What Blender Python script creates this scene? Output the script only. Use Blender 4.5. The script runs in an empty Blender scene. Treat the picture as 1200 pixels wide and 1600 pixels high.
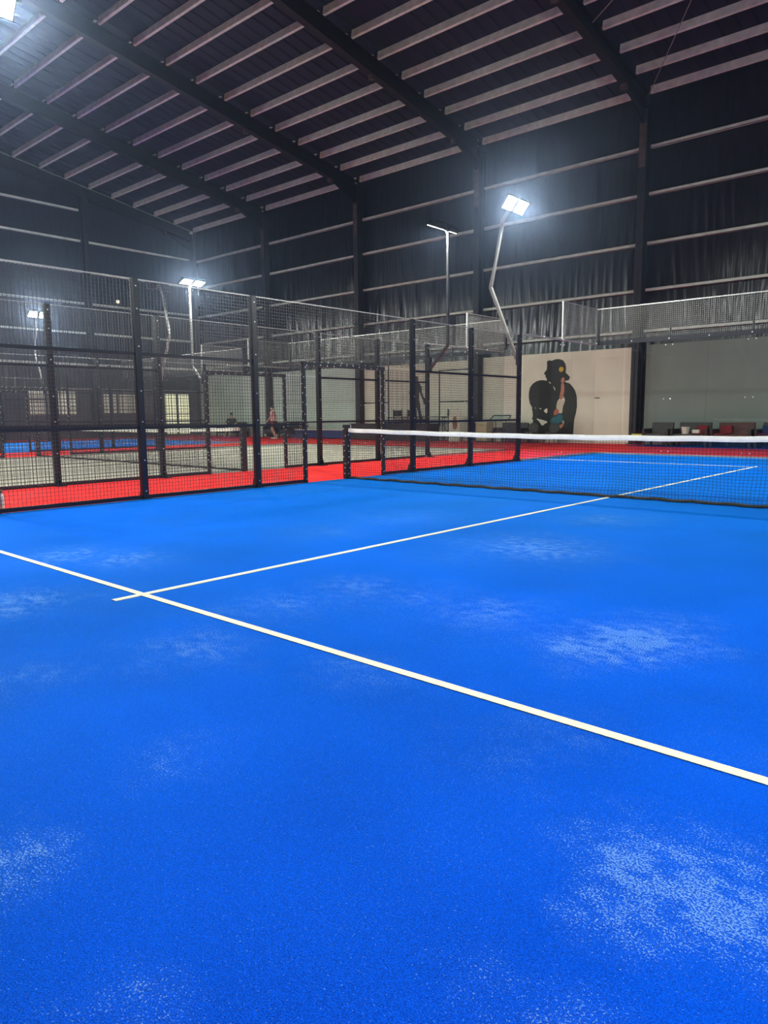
import bpy, math, random
from mathutils import Vector, Matrix

random.seed(7)
scene = bpy.context.scene
COL = scene.collection

# ------------------------------------------------------------------ camera
# world: X across the nearest court (0 = its centre line), Y along it (net at 0), Z up, metres
cam_data = bpy.data.cameras.new('camera')
cam = bpy.data.objects.new('camera', cam_data)
COL.objects.link(cam)
YAW, PITCH, ROLL = -0.72825, -0.13386, -0.00886
f = Vector((math.sin(YAW) * math.cos(PITCH), math.cos(YAW) * math.cos(PITCH), math.sin(PITCH)))
r = Vector((math.cos(YAW), -math.sin(YAW), 0.0))
u = r.cross(f)
r2 = r * math.cos(ROLL) + u * math.sin(ROLL)
u2 = -r * math.sin(ROLL) + u * math.cos(ROLL)
M = Matrix((r2, u2, -f)).transposed().to_4x4()
M.translation = Vector((4.1954, -9.3019, 1.1439))
cam.matrix_world = M
cam_data.sensor_fit = 'HORIZONTAL'
cam_data.sensor_width = 36.0
cam_data.lens = 1125.6 * 36.0 / 1200.0
cam_data.clip_start = 0.05
cam_data.clip_end = 300
scene.camera = cam

# ------------------------------------------------------------------ world, exposure
world = bpy.data.worlds.new('night')
scene.world = world
world.use_nodes = True
world.node_tree.nodes['Background'].inputs[0].default_value = (0.02, 0.025, 0.04, 1)
world.node_tree.nodes['Background'].inputs[1].default_value = 0.2
# thin bluish scatter volume, added to imitate lens glare round the lamps
vol = world.node_tree.nodes.new('ShaderNodeVolumeScatter')
vol.inputs['Color'].default_value = (0.50, 0.66, 1.0, 1)
vol.inputs['Density'].default_value = 0.0016
vol.inputs['Anisotropy'].default_value = 0.9
world.node_tree.links.new(vol.outputs[0], world.node_tree.nodes['World Output'].inputs['Volume'])
vs = scene.view_settings
vs.view_transform = 'Standard'
vs.look = 'None'
vs.exposure = 0.0
vs.gamma = 1.0
vs.use_curve_mapping = False
LAMP_POWER = 620.0          # one floodlight pair, watts
cy = scene.cycles
cy.use_light_tree = False
cy.max_bounces = 7
cy.diffuse_bounces = 3
cy.use_adaptive_sampling = True
cy.adaptive_threshold = 0.02
cy.glossy_bounces = 3
cy.transparent_max_bounces = 24
cy.volume_bounces = 0

# ------------------------------------------------------------------ materials
MAT = {}


def mat(name, col, rough=0.6, metal=0.0, var=0.0, scale=6.0, bump=0.0, spec=0.5, emit=None, estr=0.0,
        stretch=(1, 1, 1)):
    m = bpy.data.materials.new(name)
    m.use_nodes = True
    nt = m.node_tree
    b = nt.nodes['Principled BSDF']
    b.inputs['Base Color'].default_value = (*col, 1)
    b.inputs['Roughness'].default_value = rough
    b.inputs['Metallic'].default_value = metal
    b.inputs['Specular IOR Level'].default_value = spec
    if emit:
        b.inputs['Emission Color'].default_value = (*emit, 1)
        b.inputs['Emission Strength'].default_value = estr
        m.cycles.emission_sampling = 'NONE'      # the floodlight beams carry the light
    if var or bump:
        tc = nt.nodes.new('ShaderNodeTexCoord')
        mp = nt.nodes.new('ShaderNodeMapping')
        mp.inputs['Scale'].default_value = stretch
        nz = nt.nodes.new('ShaderNodeTexNoise')
        nz.inputs['Scale'].default_value = scale
        nz.inputs['Detail'].default_value = 5
        nt.links.new(tc.outputs['Object'], mp.inputs['Vector'])
        nt.links.new(mp.outputs['Vector'], nz.inputs['Vector'])
        if var:
            rp = nt.nodes.new('ShaderNodeValToRGB')
            rp.color_ramp.elements[0].position = 0.3
            rp.color_ramp.elements[1].position = 0.7
            rp.color_ramp.elements[0].color = (*[c * (1 - var) for c in col], 1)
            rp.color_ramp.elements[1].color = (*[min(1, c * (1 + var)) for c in col], 1)
            nt.links.new(nz.outputs['Fac'], rp.inputs['Fac'])
            nt.links.new(rp.outputs['Color'], b.inputs['Base Color'])
        if bump:
            bp = nt.nodes.new('ShaderNodeBump')
            bp.inputs['Strength'].default_value = bump
            bp.inputs['Distance'].default_value = 0.01
            nt.links.new(nz.outputs['Fac'], bp.inputs['Height'])
            nt.links.new(bp.outputs['Normal'], b.inputs['Normal'])
    MAT[name] = m
    return m


SAND = [(3.68, -7.62, 0.17, 1.0), (3.8, -7.59, 0.07, 0.8), (3.69, -7.79, 0.08, 0.8), (3.5, -7.6, 0.12, 0.7), (3.36, -7.66, 0.08, 0.4),
        (3.59, -8.18, 0.07, 0.5), (3.45, -8.21, 0.06, 0.4), (3.47, -7.43, 0.09, 0.4), (3.71, -7.38, 0.1, 0.4), (2.33, -8.65, 0.1, 0.9),
        (2.94, -8.71, 0.08, 0.4), (2.1, -7.99, 0.13, 0.5), (1.14, -7.41, 0.22, 0.6), (0.72, -6.84, 0.19, 0.4), (2.03, -7.06, 0.17, 0.35),
        (-1.71, -6.68, 0.32, 0.6), (-1.16, -6.41, 0.31, 0.6), (-0.46, -7.53, 0.25, 0.7), (-0.25, -7.14, 0.25, 0.4), (0.97, -5.91, 0.26, 0.5),
        (0.87, -6.52, 0.24, 0.4), (0.94, -8.04, 0.17, 0.4), (2.81, -5.8, 0.22, 0.8), (2.68, -6.11, 0.19, 0.7), (2.83, -5.42, 0.17, 0.6),
        (1.92, -5.83, 0.22, 0.55), (1.04, -3.9, 0.49, 0.7), (0.84, -4.61, 0.26, 0.4), (-0.85, -3.16, 0.43, 0.5), (0.83, -1.84, 0.34, 0.6),
        (2.96, -7.31, 0.15, 0.4), (3.05, -6.98, 0.14, 0.4), (1.38, -5.79, 0.24, 0.4), (-0.91, -4.35, 0.38, 0.35), (3.55, -6.81, 0.13, 0.3)]


def turf_mat(name, c0, c1, sand, sand_amt=0.5, speck=260.0, spots=(), fuzz=(0.5, 0.5, 0.5)):
    """short artificial grass: two-tone fibres and pale sand lying in drifts"""
    m = bpy.data.materials.new(name)
    m.use_nodes = True
    nt = m.node_tree
    L = nt.links.new
    b = nt.nodes['Principled BSDF']
    b.inputs['Roughness'].default_value = 0.85
    b.inputs['Specular IOR Level'].default_value = 0.04
    # fuzzy fibre tips catch more light at grazing angles
    b.inputs['Sheen Weight'].default_value = 0.6
    b.inputs['Sheen Roughness'].default_value = 0.5
    b.inputs['Sheen Tint'].default_value = (*fuzz, 1)
    tc = nt.nodes.new('ShaderNodeTexCoord')

    def noise(scale, detail, rough=0.5, stretch=None, dist=0.0):
        n = nt.nodes.new('ShaderNodeTexNoise')
        n.inputs['Scale'].default_value = scale
        n.inputs['Detail'].default_value = detail
        n.inputs['Roughness'].default_value = rough
        n.inputs['Distortion'].default_value = dist
        if stretch:
            mp = nt.nodes.new('ShaderNodeMapping')
            mp.inputs['Scale'].default_value = stretch
            mp.inputs['Rotation'].default_value = (0, 0, 0.35)
            L(tc.outputs['Object'], mp.inputs['Vector'])
            L(mp.outputs['Vector'], n.inputs['Vector'])
        else:
            L(tc.outputs['Object'], n.inputs['Vector'])
        return n.outputs['Fac']

    def ramp(x, a, bb, v0=0.0, v1=1.0):
        n = nt.nodes.new('ShaderNodeMapRange')
        n.inputs['From Min'].default_value = a
        n.inputs['From Max'].default_value = bb
        n.inputs['To Min'].default_value = v0
        n.inputs['To Max'].default_value = v1
        L(x, n.inputs['Value'])
        return n.outputs['Result']

    def math_(op, x, y):
        n = nt.nodes.new('ShaderNodeMath')
        n.operation = op
        for i, v in enumerate((x, y)):
            if isinstance(v, (int, float)):
                n.inputs[i].default_value = v
            else:
                L(v, n.inputs[i])
        return n.outputs[0]

    fine = noise(speck, 2.0, 0.6)
    fine2 = noise(speck * 0.55, 2.0, 0.7)
    broad = noise(0.55, 3.0, 0.55, (1.0, 1.0, 1.0))
    drift = noise(0.75, 6.0, 0.62, (0.75, 1.5, 1.0), 0.4)
    drift2 = noise(0.42, 2.0, 0.5)
    mix = nt.nodes.new('ShaderNodeMix')
    mix.data_type = 'RGBA'
    mix.inputs['A'].default_value = (*c0, 1)
    mix.inputs['B'].default_value = (*c1, 1)
    fib = math_('ADD', math_('MULTIPLY', ramp(fine, 0.42, 0.58), 0.68), math_('MULTIPLY', ramp(broad, 0.35, 0.65), 0.34))
    L(fib, mix.inputs['Factor'])
    dens = math_('MULTIPLY', ramp(drift, 0.46, 0.76), ramp(drift2, 0.38, 0.6, 0.25, 1.0))
    if spots:
        # sand drifts left on the playing surface, each with a ragged edge
        wob = nt.nodes.new('ShaderNodeTexNoise')
        wob.inputs['Scale'].default_value = 3.5
        wob.inputs['Detail'].default_value = 4
        L(tc.outputs['Object'], wob.inputs['Vector'])
        off = nt.nodes.new('ShaderNodeVectorMath')
        off.operation = 'SUBTRACT'
        off.inputs[1].default_value = (0.5, 0.5, 0.5)
        L(wob.outputs['Color'], off.inputs[0])
        warp = nt.nodes.new('ShaderNodeVectorMath')
        warp.operation = 'MULTIPLY_ADD'
        warp.inputs[1].default_value = (0.55, 0.55, 0.0)
        L(off.outputs[0], warp.inputs[0])
        L(tc.outputs['Object'], warp.inputs[2])
        acc = None
        for sx, sy, sr, ss in spots:
            ds = nt.nodes.new('ShaderNodeVectorMath')
            ds.operation = 'DISTANCE'
            ds.inputs[1].default_value = (sx, sy, 0.0)
            L(warp.outputs[0], ds.inputs[0])
            fall = ramp(ds.outputs['Value'], 0.0, sr * 2.3, ss * (1.05 if sr > 0.15 else 0.8), 0.0)
            acc = fall if acc is None else math_('MAXIMUM', acc, fall)
        dens = math_('ADD', math_('MULTIPLY', dens, 0.16), math_('MULTIPLY', acc, math_('MULTIPLY', ramp(drift, 0.3, 0.62, 0.5, 1.0), ramp(noise(11.0, 4.0, 0.65, (0.9, 1.25, 1.0)), 0.36, 0.62, 0.35, 1.25))))
    dens = math_('MINIMUM', dens, 0.60)
    thr = math_('SUBTRACT', 0.665, math_('MULTIPLY', dens, 0.30))
    sp = math_('SUBTRACT', fine2, thr)
    spk = ramp(sp, 0.0, 0.05)
    amt = math_('MULTIPLY', spk, sand_amt)
    amt = math_('ADD', amt, math_('MULTIPLY', dens, 0.10 * sand_amt))
    mix2 = nt.nodes.new('ShaderNodeMix')
    mix2.data_type = 'RGBA'
    mix2.clamp_factor = True
    L(amt, mix2.inputs['Factor'])
    L(mix.outputs['Result'], mix2.inputs['A'])
    mix2.inputs['B'].default_value = (*sand, 1)
    L(mix2.outputs['Result'], b.inputs['Base Color'])
    bp = nt.nodes.new('ShaderNodeBump')
    bp.inputs['Strength'].default_value = 0.5
    bp.inputs['Distance'].default_value = 0.006
    L(fine, bp.inputs['Height'])
    L(bp.outputs['Normal'], b.inputs['Normal'])
    MAT[name] = m
    return m


def glass_mat(name, tint, refl):
    m = bpy.data.materials.new(name)
    m.use_nodes = True
    nt = m.node_tree
    nt.nodes.remove(nt.nodes['Principled BSDF'])
    out = nt.nodes['Material Output']
    tr = nt.nodes.new('ShaderNodeBsdfTransparent')
    tr.inputs['Color'].default_value = (*tint, 1)
    gl = nt.nodes.new('ShaderNodeBsdfGlossy')
    gl.inputs['Roughness'].default_value = 0.02
    lw = nt.nodes.new('ShaderNodeLayerWeight')
    lw.inputs['Blend'].default_value = 0.5
    pw = nt.nodes.new('ShaderNodeMath')
    pw.operation = 'POWER'
    pw.inputs[1].default_value = 5.0
    nt.links.new(lw.outputs['Facing'], pw.inputs[0])
    fr = nt.nodes.new('ShaderNodeMapRange')          # Schlick: f0 at normal incidence, 1 at grazing
    fr.inputs['To Min'].default_value = refl
    fr.inputs['To Max'].default_value = 0.9
    nt.links.new(pw.outputs[0], fr.inputs['Value'])
    mx = nt.nodes.new('ShaderNodeMixShader')
    nt.links.new(fr.outputs[0], mx.inputs[0])
    nt.links.new(tr.outputs[0], mx.inputs[1])
    nt.links.new(gl.outputs[0], mx.inputs[2])
    nt.links.new(mx.outputs[0], out.inputs['Surface'])
    MAT[name] = m
    return m


turf_mat('blue_turf', (0.000, 0.012, 0.26), (0.000, 0.076, 0.80), (0.26, 0.48, 0.76), 0.52, 300.0, SAND, (0.0, 0.46, 1.0))
turf_mat('far_blue_turf', (0.000, 0.016, 0.34), (0.000, 0.098, 0.84), (0.36, 0.54, 0.80), 0.5, fuzz=(0.0, 0.55, 1.0))
turf_mat('red_turf', (0.55, 0.010, 0.012), (0.80, 0.030, 0.025), (0.7, 0.45, 0.4), 0.12, fuzz=(0.6, 0.05, 0.05))
turf_mat('grey_turf', (0.25, 0.235, 0.17), (0.36, 0.34, 0.25), (0.62, 0.60, 0.5), 0.45)
turf_mat('navy_turf', (0.004, 0.012, 0.10), (0.01, 0.03, 0.2), (0.3, 0.3, 0.4), 0.1, fuzz=(0.02, 0.05, 0.3))
turf_mat('white_turf', (0.70, 0.68, 0.48), (0.84, 0.82, 0.60), (0.9, 0.9, 0.8), 0.3)
mat('concrete', (0.22, 0.21, 0.19), 0.85, var=0.25, scale=1.5)
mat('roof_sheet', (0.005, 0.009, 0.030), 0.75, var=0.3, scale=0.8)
mat('purlin_steel', (0.74, 0.80, 0.70), 0.6, 0.0, var=0.15, scale=4)
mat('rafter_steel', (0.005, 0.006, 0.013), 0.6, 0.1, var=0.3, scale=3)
mat('column_steel', (0.016, 0.019, 0.028), 0.55, 0.1, var=0.3, scale=3)
mat('rust_primer', (0.07, 0.055, 0.05), 0.7, var=0.3, scale=5)
mat('tarp', (0.014, 0.019, 0.030), 0.28, 0.0, var=0.35, scale=2.5, stretch=(3, 1, 0.4), spec=0.6)
mat('girt_steel', (0.58, 0.68, 0.60), 0.6, 0.0, var=0.15, scale=3)
mat('white_board', (0.76, 0.73, 0.60), 0.8, var=0.06, scale=1.2)
mat('bright_board', (0.86, 0.82, 0.68), 0.8, var=0.05, scale=1.2)
mat('grey_board', (0.19, 0.225, 0.205), 0.8, var=0.06, scale=1.0)
mat('green_board', (0.52, 0.62, 0.54), 0.8, var=0.06, scale=1.0)
mat('dark_board', (0.055, 0.058, 0.068), 0.7, var=0.15, scale=1.0)
mat('mural_black', (0.022, 0.024, 0.022), 0.8, var=0.1, scale=5)
mat('mural_yellow', (0.65, 0.42, 0.03), 0.8, var=0.2, scale=12)
mat('mural_skin', (0.52, 0.22, 0.14), 0.8, var=0.15, scale=8)
mat('mural_cloth', (0.62, 0.55, 0.42), 0.8, var=0.15, scale=14)
mat('mural_red', (0.50, 0.12, 0.07), 0.8, var=0.2, scale=10)
mat('mural_teal', (0.02, 0.14, 0.19), 0.8, var=0.3, scale=9)
mat('post_black', (0.008, 0.010, 0.016), 0.4, 0.2, var=0.3, scale=8)
mat('galv_steel', (0.42, 0.42, 0.40), 0.45, 0.6, var=0.15, scale=8)
mat('mast_steel', (0.30, 0.30, 0.28), 0.45, 0.4, var=0.15, scale=5)
mat('mast_dark', (0.05, 0.05, 0.055), 0.5, 0.3, var=0.2, scale=5)
mat('wire_black', (0.065, 0.068, 0.068), 0.4, 0.3, var=0.2, scale=8)
mat('wire_lit', (0.22, 0.22, 0.20), 0.45, 0.3, var=0.2, scale=8)  # paler copy of the fence wire for the upper mesh, lamplight put into its colour
mat('bolt', (0.75, 0.75, 0.72), 0.35, 0.5, var=0.1, scale=20)
mat('foam_black', (0.008, 0.008, 0.012), 0.5, 0.0, var=0.4, scale=25, bump=0.6)
mat('net_cord', (0.008, 0.009, 0.012), 0.8, var=0.2, scale=10)
mat('net_tape', (0.93, 0.91, 0.80), 0.75, var=0.06, scale=10)
mat('net_hem', (0.03, 0.03, 0.022), 0.9, var=0.5, scale=30, bump=0.6)
glass_mat('court_glass', (0.96, 0.98, 0.97), 0.03)
mat('lamp_body', (0.02, 0.02, 0.022), 0.45, 0.4, var=0.2, scale=10)
mat('lamp_lens', (1, 1, 1), 0.3, emit=(1.0, 0.97, 0.88), estr=40.0, var=0.01)
mat('lit_pane', (0.5, 0.5, 0.4), 0.3, emit=(1.0, 0.93, 0.62), estr=1.3, var=0.05, scale=4)
mat('glass_block', (0.55, 0.56, 0.45), 0.25, emit=(1.0, 0.97, 0.75), estr=0.30, var=0.35, scale=9)
mat('mortar', (0.10, 0.10, 0.095), 0.85, var=0.2, scale=9)
mat('sofa_grey', (0.055, 0.058, 0.058), 0.75, var=0.2, scale=8, bump=0.3)
mat('sofa_frame', (0.012, 0.014, 0.018), 0.5, var=0.2, scale=8)
mat('throw_red', (0.20, 0.015, 0.02), 0.85, var=0.3, scale=9, bump=0.4)
mat('cushion_blue', (0.01, 0.035, 0.13), 0.85, var=0.25, scale=9, bump=0.3)
mat('cushion_brown', (0.10, 0.055, 0.05), 0.85, var=0.3, scale=9, bump=0.3)
mat('plastic_white', (0.7, 0.68, 0.62), 0.5, var=0.05, scale=10)
mat('plastic_yellow', (0.70, 0.55, 0.05), 0.5, var=0.1, scale=10)
mat('card_cream', (0.62, 0.54, 0.32), 0.8, var=0.08, scale=6)
mat('print_brown', (0.30, 0.15, 0.07), 0.8, var=0.2, scale=9)
mat('canvas_black', (0.010, 0.012, 0.014), 0.85, var=0.2, scale=14)
mat('teal_metal', (0.02, 0.07, 0.065), 0.5, 0.2, var=0.2, scale=8)
mat('bench_blue', (0.015, 0.04, 0.16), 0.7, var=0.2, scale=4)
mat('counter_dark', (0.025, 0.027, 0.030), 0.65, var=0.25, scale=5)
mat('skin', (0.68, 0.40, 0.30), 0.6, var=0.06, scale=9)
mat('shirt_pink', (0.92, 0.50, 0.46), 0.8, var=0.1, scale=12, bump=0.2)
mat('shorts_maroon', (0.13, 0.012, 0.025), 0.8, var=0.15, scale=12)
mat('shirt_dark', (0.03, 0.034, 0.034), 0.8, var=0.2, scale=12, bump=0.2)
mat('hair_dark', (0.015, 0.012, 0.010), 0.7, var=0.3, scale=30)
mat('shoe_white', (0.7, 0.7, 0.68), 0.6, var=0.05, scale=20)


# ------------------------------------------------------------------ helpers
class MB:
    """collects simple solids and links them as one mesh object"""

    def __init__(self):
        self.v, self.f = [], []

    def box(self, c, s, R=None):
        o = len(self.v)
        hx, hy, hz = s[0] / 2, s[1] / 2, s[2] / 2
        for dx, dy, dz in ((-1, -1, -1), (1, -1, -1), (1, 1, -1), (-1, 1, -1), (-1, -1, 1), (1, -1, 1), (1, 1, 1), (-1, 1, 1)):
            p = Vector((dx * hx, dy * hy, dz * hz))
            if R is not None:
                p = R @ p
            self.v.append((c[0] + p[0], c[1] + p[1], c[2] + p[2]))
        for q in ((0, 3, 2, 1), (4, 5, 6, 7), (0, 1, 5, 4), (1, 2, 6, 5), (2, 3, 7, 6), (3, 0, 4, 7)):
            self.f.append(tuple(o + i for i in q))
        return self

    def span(self, a, b):
        return self.box([(a[i] + b[i]) / 2 for i in range(3)], [abs(b[i] - a[i]) for i in range(3)])

    def tube(self, pts, rad, n=8, cap=True):
        pts = [Vector(p) for p in pts]
        rads = rad if isinstance(rad, (list, tuple)) else [rad] * len(pts)
        o = len(self.v)
        for i, p in enumerate(pts):
            if i == 0:
                d = pts[1] - pts[0]
            elif i == len(pts) - 1:
                d = pts[-1] - pts[-2]
            else:
                d = (pts[i + 1] - p).normalized() + (p - pts[i - 1]).normalized()
            d.normalize()
            up = Vector((0, 0, 1)) if abs(d.z) < 0.95 else Vector((0, 1, 0))
            a = d.cross(up).normalized()
            b = d.cross(a)
            for k in range(n):
                t = 2 * math.pi * (k + 0.5) / n
                q = p + (a * math.cos(t) + b * math.sin(t)) * rads[i]
                self.v.append(tuple(q))
        for i in range(len(pts) - 1):
            for k in range(n):
                k2 = (k + 1) % n
                self.f.append((o + i * n + k, o + i * n + k2, o + (i + 1) * n + k2, o + (i + 1) * n + k))
        if cap:
            self.f.append(tuple(o + k for k in reversed(range(n))))
            self.f.append(tuple(o + (len(pts) - 1) * n + k for k in range(n)))
        return self

    def prism(self, poly, y0, y1):
        """polygon of (x, z) extruded along y"""
        o, n = len(self.v), len(poly)
        for y in (y0, y1):
            for x, z in poly:
                self.v.append((x, y, z))
        self.f.append(tuple(o + i for i in range(n)))
        self.f.append(tuple(o + n + i for i in reversed(range(n))))
        for i in range(n):
            j = (i + 1) % n
            self.f.append((o + i, o + n + i, o + n + j, o + j))
        return self

    def ball(self, c, rx, ry, rz, nu=12, nv=8):
        o = len(self.v)
        for i in range(nv + 1):
            th = math.pi * i / nv
            for k in range(nu):
                ph = 2 * math.pi * k / nu
                self.v.append((c[0] + rx * math.sin(th) * math.cos(ph), c[1] + ry * math.sin(th) * math.sin(ph), c[2] + rz * math.cos(th)))
        for i in range(nv):
            for k in range(nu):
                k2 = (k + 1) % nu
                self.f.append((o + i * nu + k, o + (i + 1) * nu + k, o + (i + 1) * nu + k2, o + i * nu + k2))
        return self

    def mesh(self, name, m, smooth=False):
        me = bpy.data.meshes.new(name)
        me.from_pydata(self.v, [], self.f)
        me.materials.append(MAT[m])
        if smooth:
            for p in me.polygons:
                p.use_smooth = True
        me.update()
        return me

    def build(self, name, m, parent=None, smooth=False, bevel=0.0, stuff=False, loc=None):
        return link(name, self.mesh(name, m, smooth), parent, bevel, stuff, loc)


def link(name, me, parent=None, bevel=0.0, stuff=False, loc=None):
    o = bpy.data.objects.new(name, me)
    COL.objects.link(o)
    if parent is not None:
        o.parent = parent
    if loc is not None:
        o.location = loc
    if bevel:
        bm = o.modifiers.new('bevel', 'BEVEL')
        bm.width = bevel
        bm.segments = 2
        bm.limit_method = 'ANGLE'
    if stuff:
        o['kind'] = 'stuff'
    return o


def thing(name, label, cat, loc=(0, 0, 0), rotz=0.0, group=None):
    o = bpy.data.objects.new(name, None)
    o.empty_display_size = 0.2
    COL.objects.link(o)
    o.location = loc
    o.rotation_euler = (0, 0, rotz)
    o['label'] = label
    o['category'] = cat
    if group:
        o['group'] = group
    return o


def structure(name, me_builder=None, m=None, label=None):
    if me_builder is None:
        o = bpy.data.objects.new(name, None)
        COL.objects.link(o)
    else:
        o = me_builder.build(name, m)
    o['kind'] = 'structure'
    if label:
        o['label'] = label
    return o


def R3(rx=0, ry=0, rz=0):
    return (Matrix.Rotation(rz, 3, 'Z') @ Matrix.Rotation(ry, 3, 'Y') @ Matrix.Rotation(rx, 3, 'X'))


# ------------------------------------------------------------------ the hall
XL, XR, YF, YB = -34.2, 14.3, 16.75, -22.0
BAY = [-34.1, -27.3, -20.4, -13.5, -6.6, 0.3, 7.2, 14.1]
SL = 0.174


def roof_z(y):                     # underside of the purlins
    if y >= -4.0:
        return 12.0 + SL * (16.7 - y)
    return 12.0 + SL * (16.7 + 4.0) + SL * (y + 4.0)


floor = structure('floor', MB().span((XL - 0.3, YB - 0.3, -0.3), (XR + 0.3, YF + 0.5, -0.03)), 'concrete',
                  'concrete slab of the sports hall carrying the coloured turf')
MB().span((XL + 0.05, -16.0, -0.03), (XR, YF - 0.02, 0.0)).build('red_turf', 'red_turf', floor)


def court_floor(cx, surf, name):
    MB().span((cx - 5.0, -10.0, 0.0), (cx + 5.0, 10.0, 0.006)).build(name, surf, floor)
    for y in (-6.95, 6.95):
        MB().span((cx - 5.0, y - 0.025, 0.006), (cx + 5.0, y + 0.025, 0.010)).build('court_line', 'white_turf', floor)
    MB().span((cx - 0.025, -7.15, 0.0065), (cx + 0.025, 7.15, 0.0105)).build('court_line', 'white_turf', floor)


court_floor(0.0, 'blue_turf', 'blue_turf')
court_floor(-13.0, 'grey_turf', 'grey_turf')
court_floor(-26.0, 'far_blue_turf', 'blue_turf')
MB().span((-6.2, 14.95, 0.0), (XR, YF - 0.02, 0.004)).build('navy_turf', 'navy_turf', floor)

# roof: sheet, rafters, purlins
ceiling = structure('ceiling', None, None, 'dark sloping roof of the sports hall with pale purlins on black rafters')
sheet = MB()
PT = 0.26
for ya, yb in ((-4.0, YF + 0.3), (YB - 0.3, -4.0)):
    n = 60
    # ribbed sheet: trapezoid ribs running up the slope
    xs = []
    x = XL - 0.3
    while x < XR + 0.3:
        xs += [(x, 0.0), (x + 0.22, 0.0), (x + 0.25, 0.035), (x + 0.31, 0.035), (x + 0.34, 0.0)]
        x += 0.5
    o = len(sheet.v)
    for yy in (ya, yb):
        for xx, dz in xs:
            sheet.v.append((xx, yy, roof_z(max(yy, -4.0) if ya == -4.0 else min(yy, -4.0)) + PT + dz))
    k = len(xs)
    for i in range(k - 1):
        sheet.f.append((o + i, o + i + 1, o + k + i + 1, o + k + i))
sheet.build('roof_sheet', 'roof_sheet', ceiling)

# purlins: one Z-section per bay and row
ang = math.atan(SL)


def purlin_mesh(length):
    b = MB()
    R = R3(rx=-ang)

    def add(c, s):
        p = R @ Vector(c)
        b.box(p, s, R)
    add((0, -0.03, 0.125), (length, 0.012, 0.25))
    add((0, 0.015, 0.006), (length, 0.085, 0.012))
    add((0, 0.015, 0.244), (length, 0.085, 0.012))
    add((0, 0.055, 0.02), (length, 0.008, 0.03))
    return b.mesh('purlin', 'purlin_steel')


pm = [purlin_mesh(BAY[i + 1] - BAY[i] - 0.26) for i in range(len(BAY) - 1)]
yy = 16.62
while yy > -3.6:
    for i in range(len(BAY) - 1):
        if yy < 2.0 and i > 5:
            continue
        link('purlin', pm[i], ceiling, loc=((BAY[i] + BAY[i + 1]) / 2, yy, roof_z(yy)))
    yy -= 1.267

for x in BAY[:-1]:
    b = MB()
    for ya, yb in ((-4.0, 16.45), (-21.8, -4.0)):
        za, zb = roof_z(ya), roof_z(yb)
        o = len(b.v)
        D = 0.55
        W = 0.13
        prof = [(-W, 0.0), (W, 0.0), (W, -0.02), (0.008, -0.02), (0.008, -D + 0.02), (W, -D + 0.02), (W, -D), (-W, -D),
                (-W, -D + 0.02), (-0.008, -D + 0.02), (-0.008, -0.02), (-W, -0.02)]
        for y_, z_ in ((ya, za), (yb, zb)):
            for px, pz in prof:
                b.v.append((x + px, y_, z_ + pz - 0.01))
        n = len(prof)
        for i in range(n):
            j = (i + 1) % n
            b.f.append((o + i, o + j, o + n + j, o + n + i))
        b.f.append(tuple(o + i for i in range(n)))
        b.f.append(tuple(o + n + i for i in reversed(range(n))))
    # haunch at the eave
    b.v += [(x - 0.01, 16.4, roof_z(16.4) - 0.5), (x - 0.01, 14.6, roof_z(14.6) - 0.53), (x - 0.01, 16.4, roof_z(16.4) - 1.05),
            (x + 0.01, 16.4, roof_z(16.4) - 0.5), (x + 0.01, 14.6, roof_z(14.6) - 0.53), (x + 0.01, 16.4, roof_z(16.4) - 1.05)]
    o = len(b.v) - 6
    b.f += [(o, o + 1, o + 2), (o + 5, o + 4, o + 3), (o + 1, o + 4, o + 5, o + 2)]
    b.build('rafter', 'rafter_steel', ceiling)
    # short plates and a knuckle of bracing hardware hanging under each rafter
    for yk in (10.1, 14.8):
        MB().box((x, yk, roof_z(yk) - 0.62), (0.16, 0.18, 0.16)).tube(
            [(x - 0.12, yk, roof_z(yk) - 0.35), (x - 0.12, yk, roof_z(yk) - 0.72)], 0.02).build('bracket', 'rust_primer', ceiling)

# thin bracing cables in the last roof bay
for a, b_ in (((-6.4, 12.0, 12.55), (6.8, 3.6, 13.9)), ((-6.4, 16.3, 11.85), (0.2, 7.0, 13.35))):
    MB().tube([a, b_], 0.014, 6).build('brace_cable', 'galv_steel', ceiling)

# far wall (beyond the net end)
wall_far = structure('wall_far', MB().span((XL, YF + 0.30, -0.03), (XR, YF + 0.42, roof_z(YF) + 0.5)), 'dark_board',
                     'tall far wall hung with wrinkled black plastic between dark columns')
GZ = [4.05, 5.48, 7.08, 8.75, 10.32]


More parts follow.
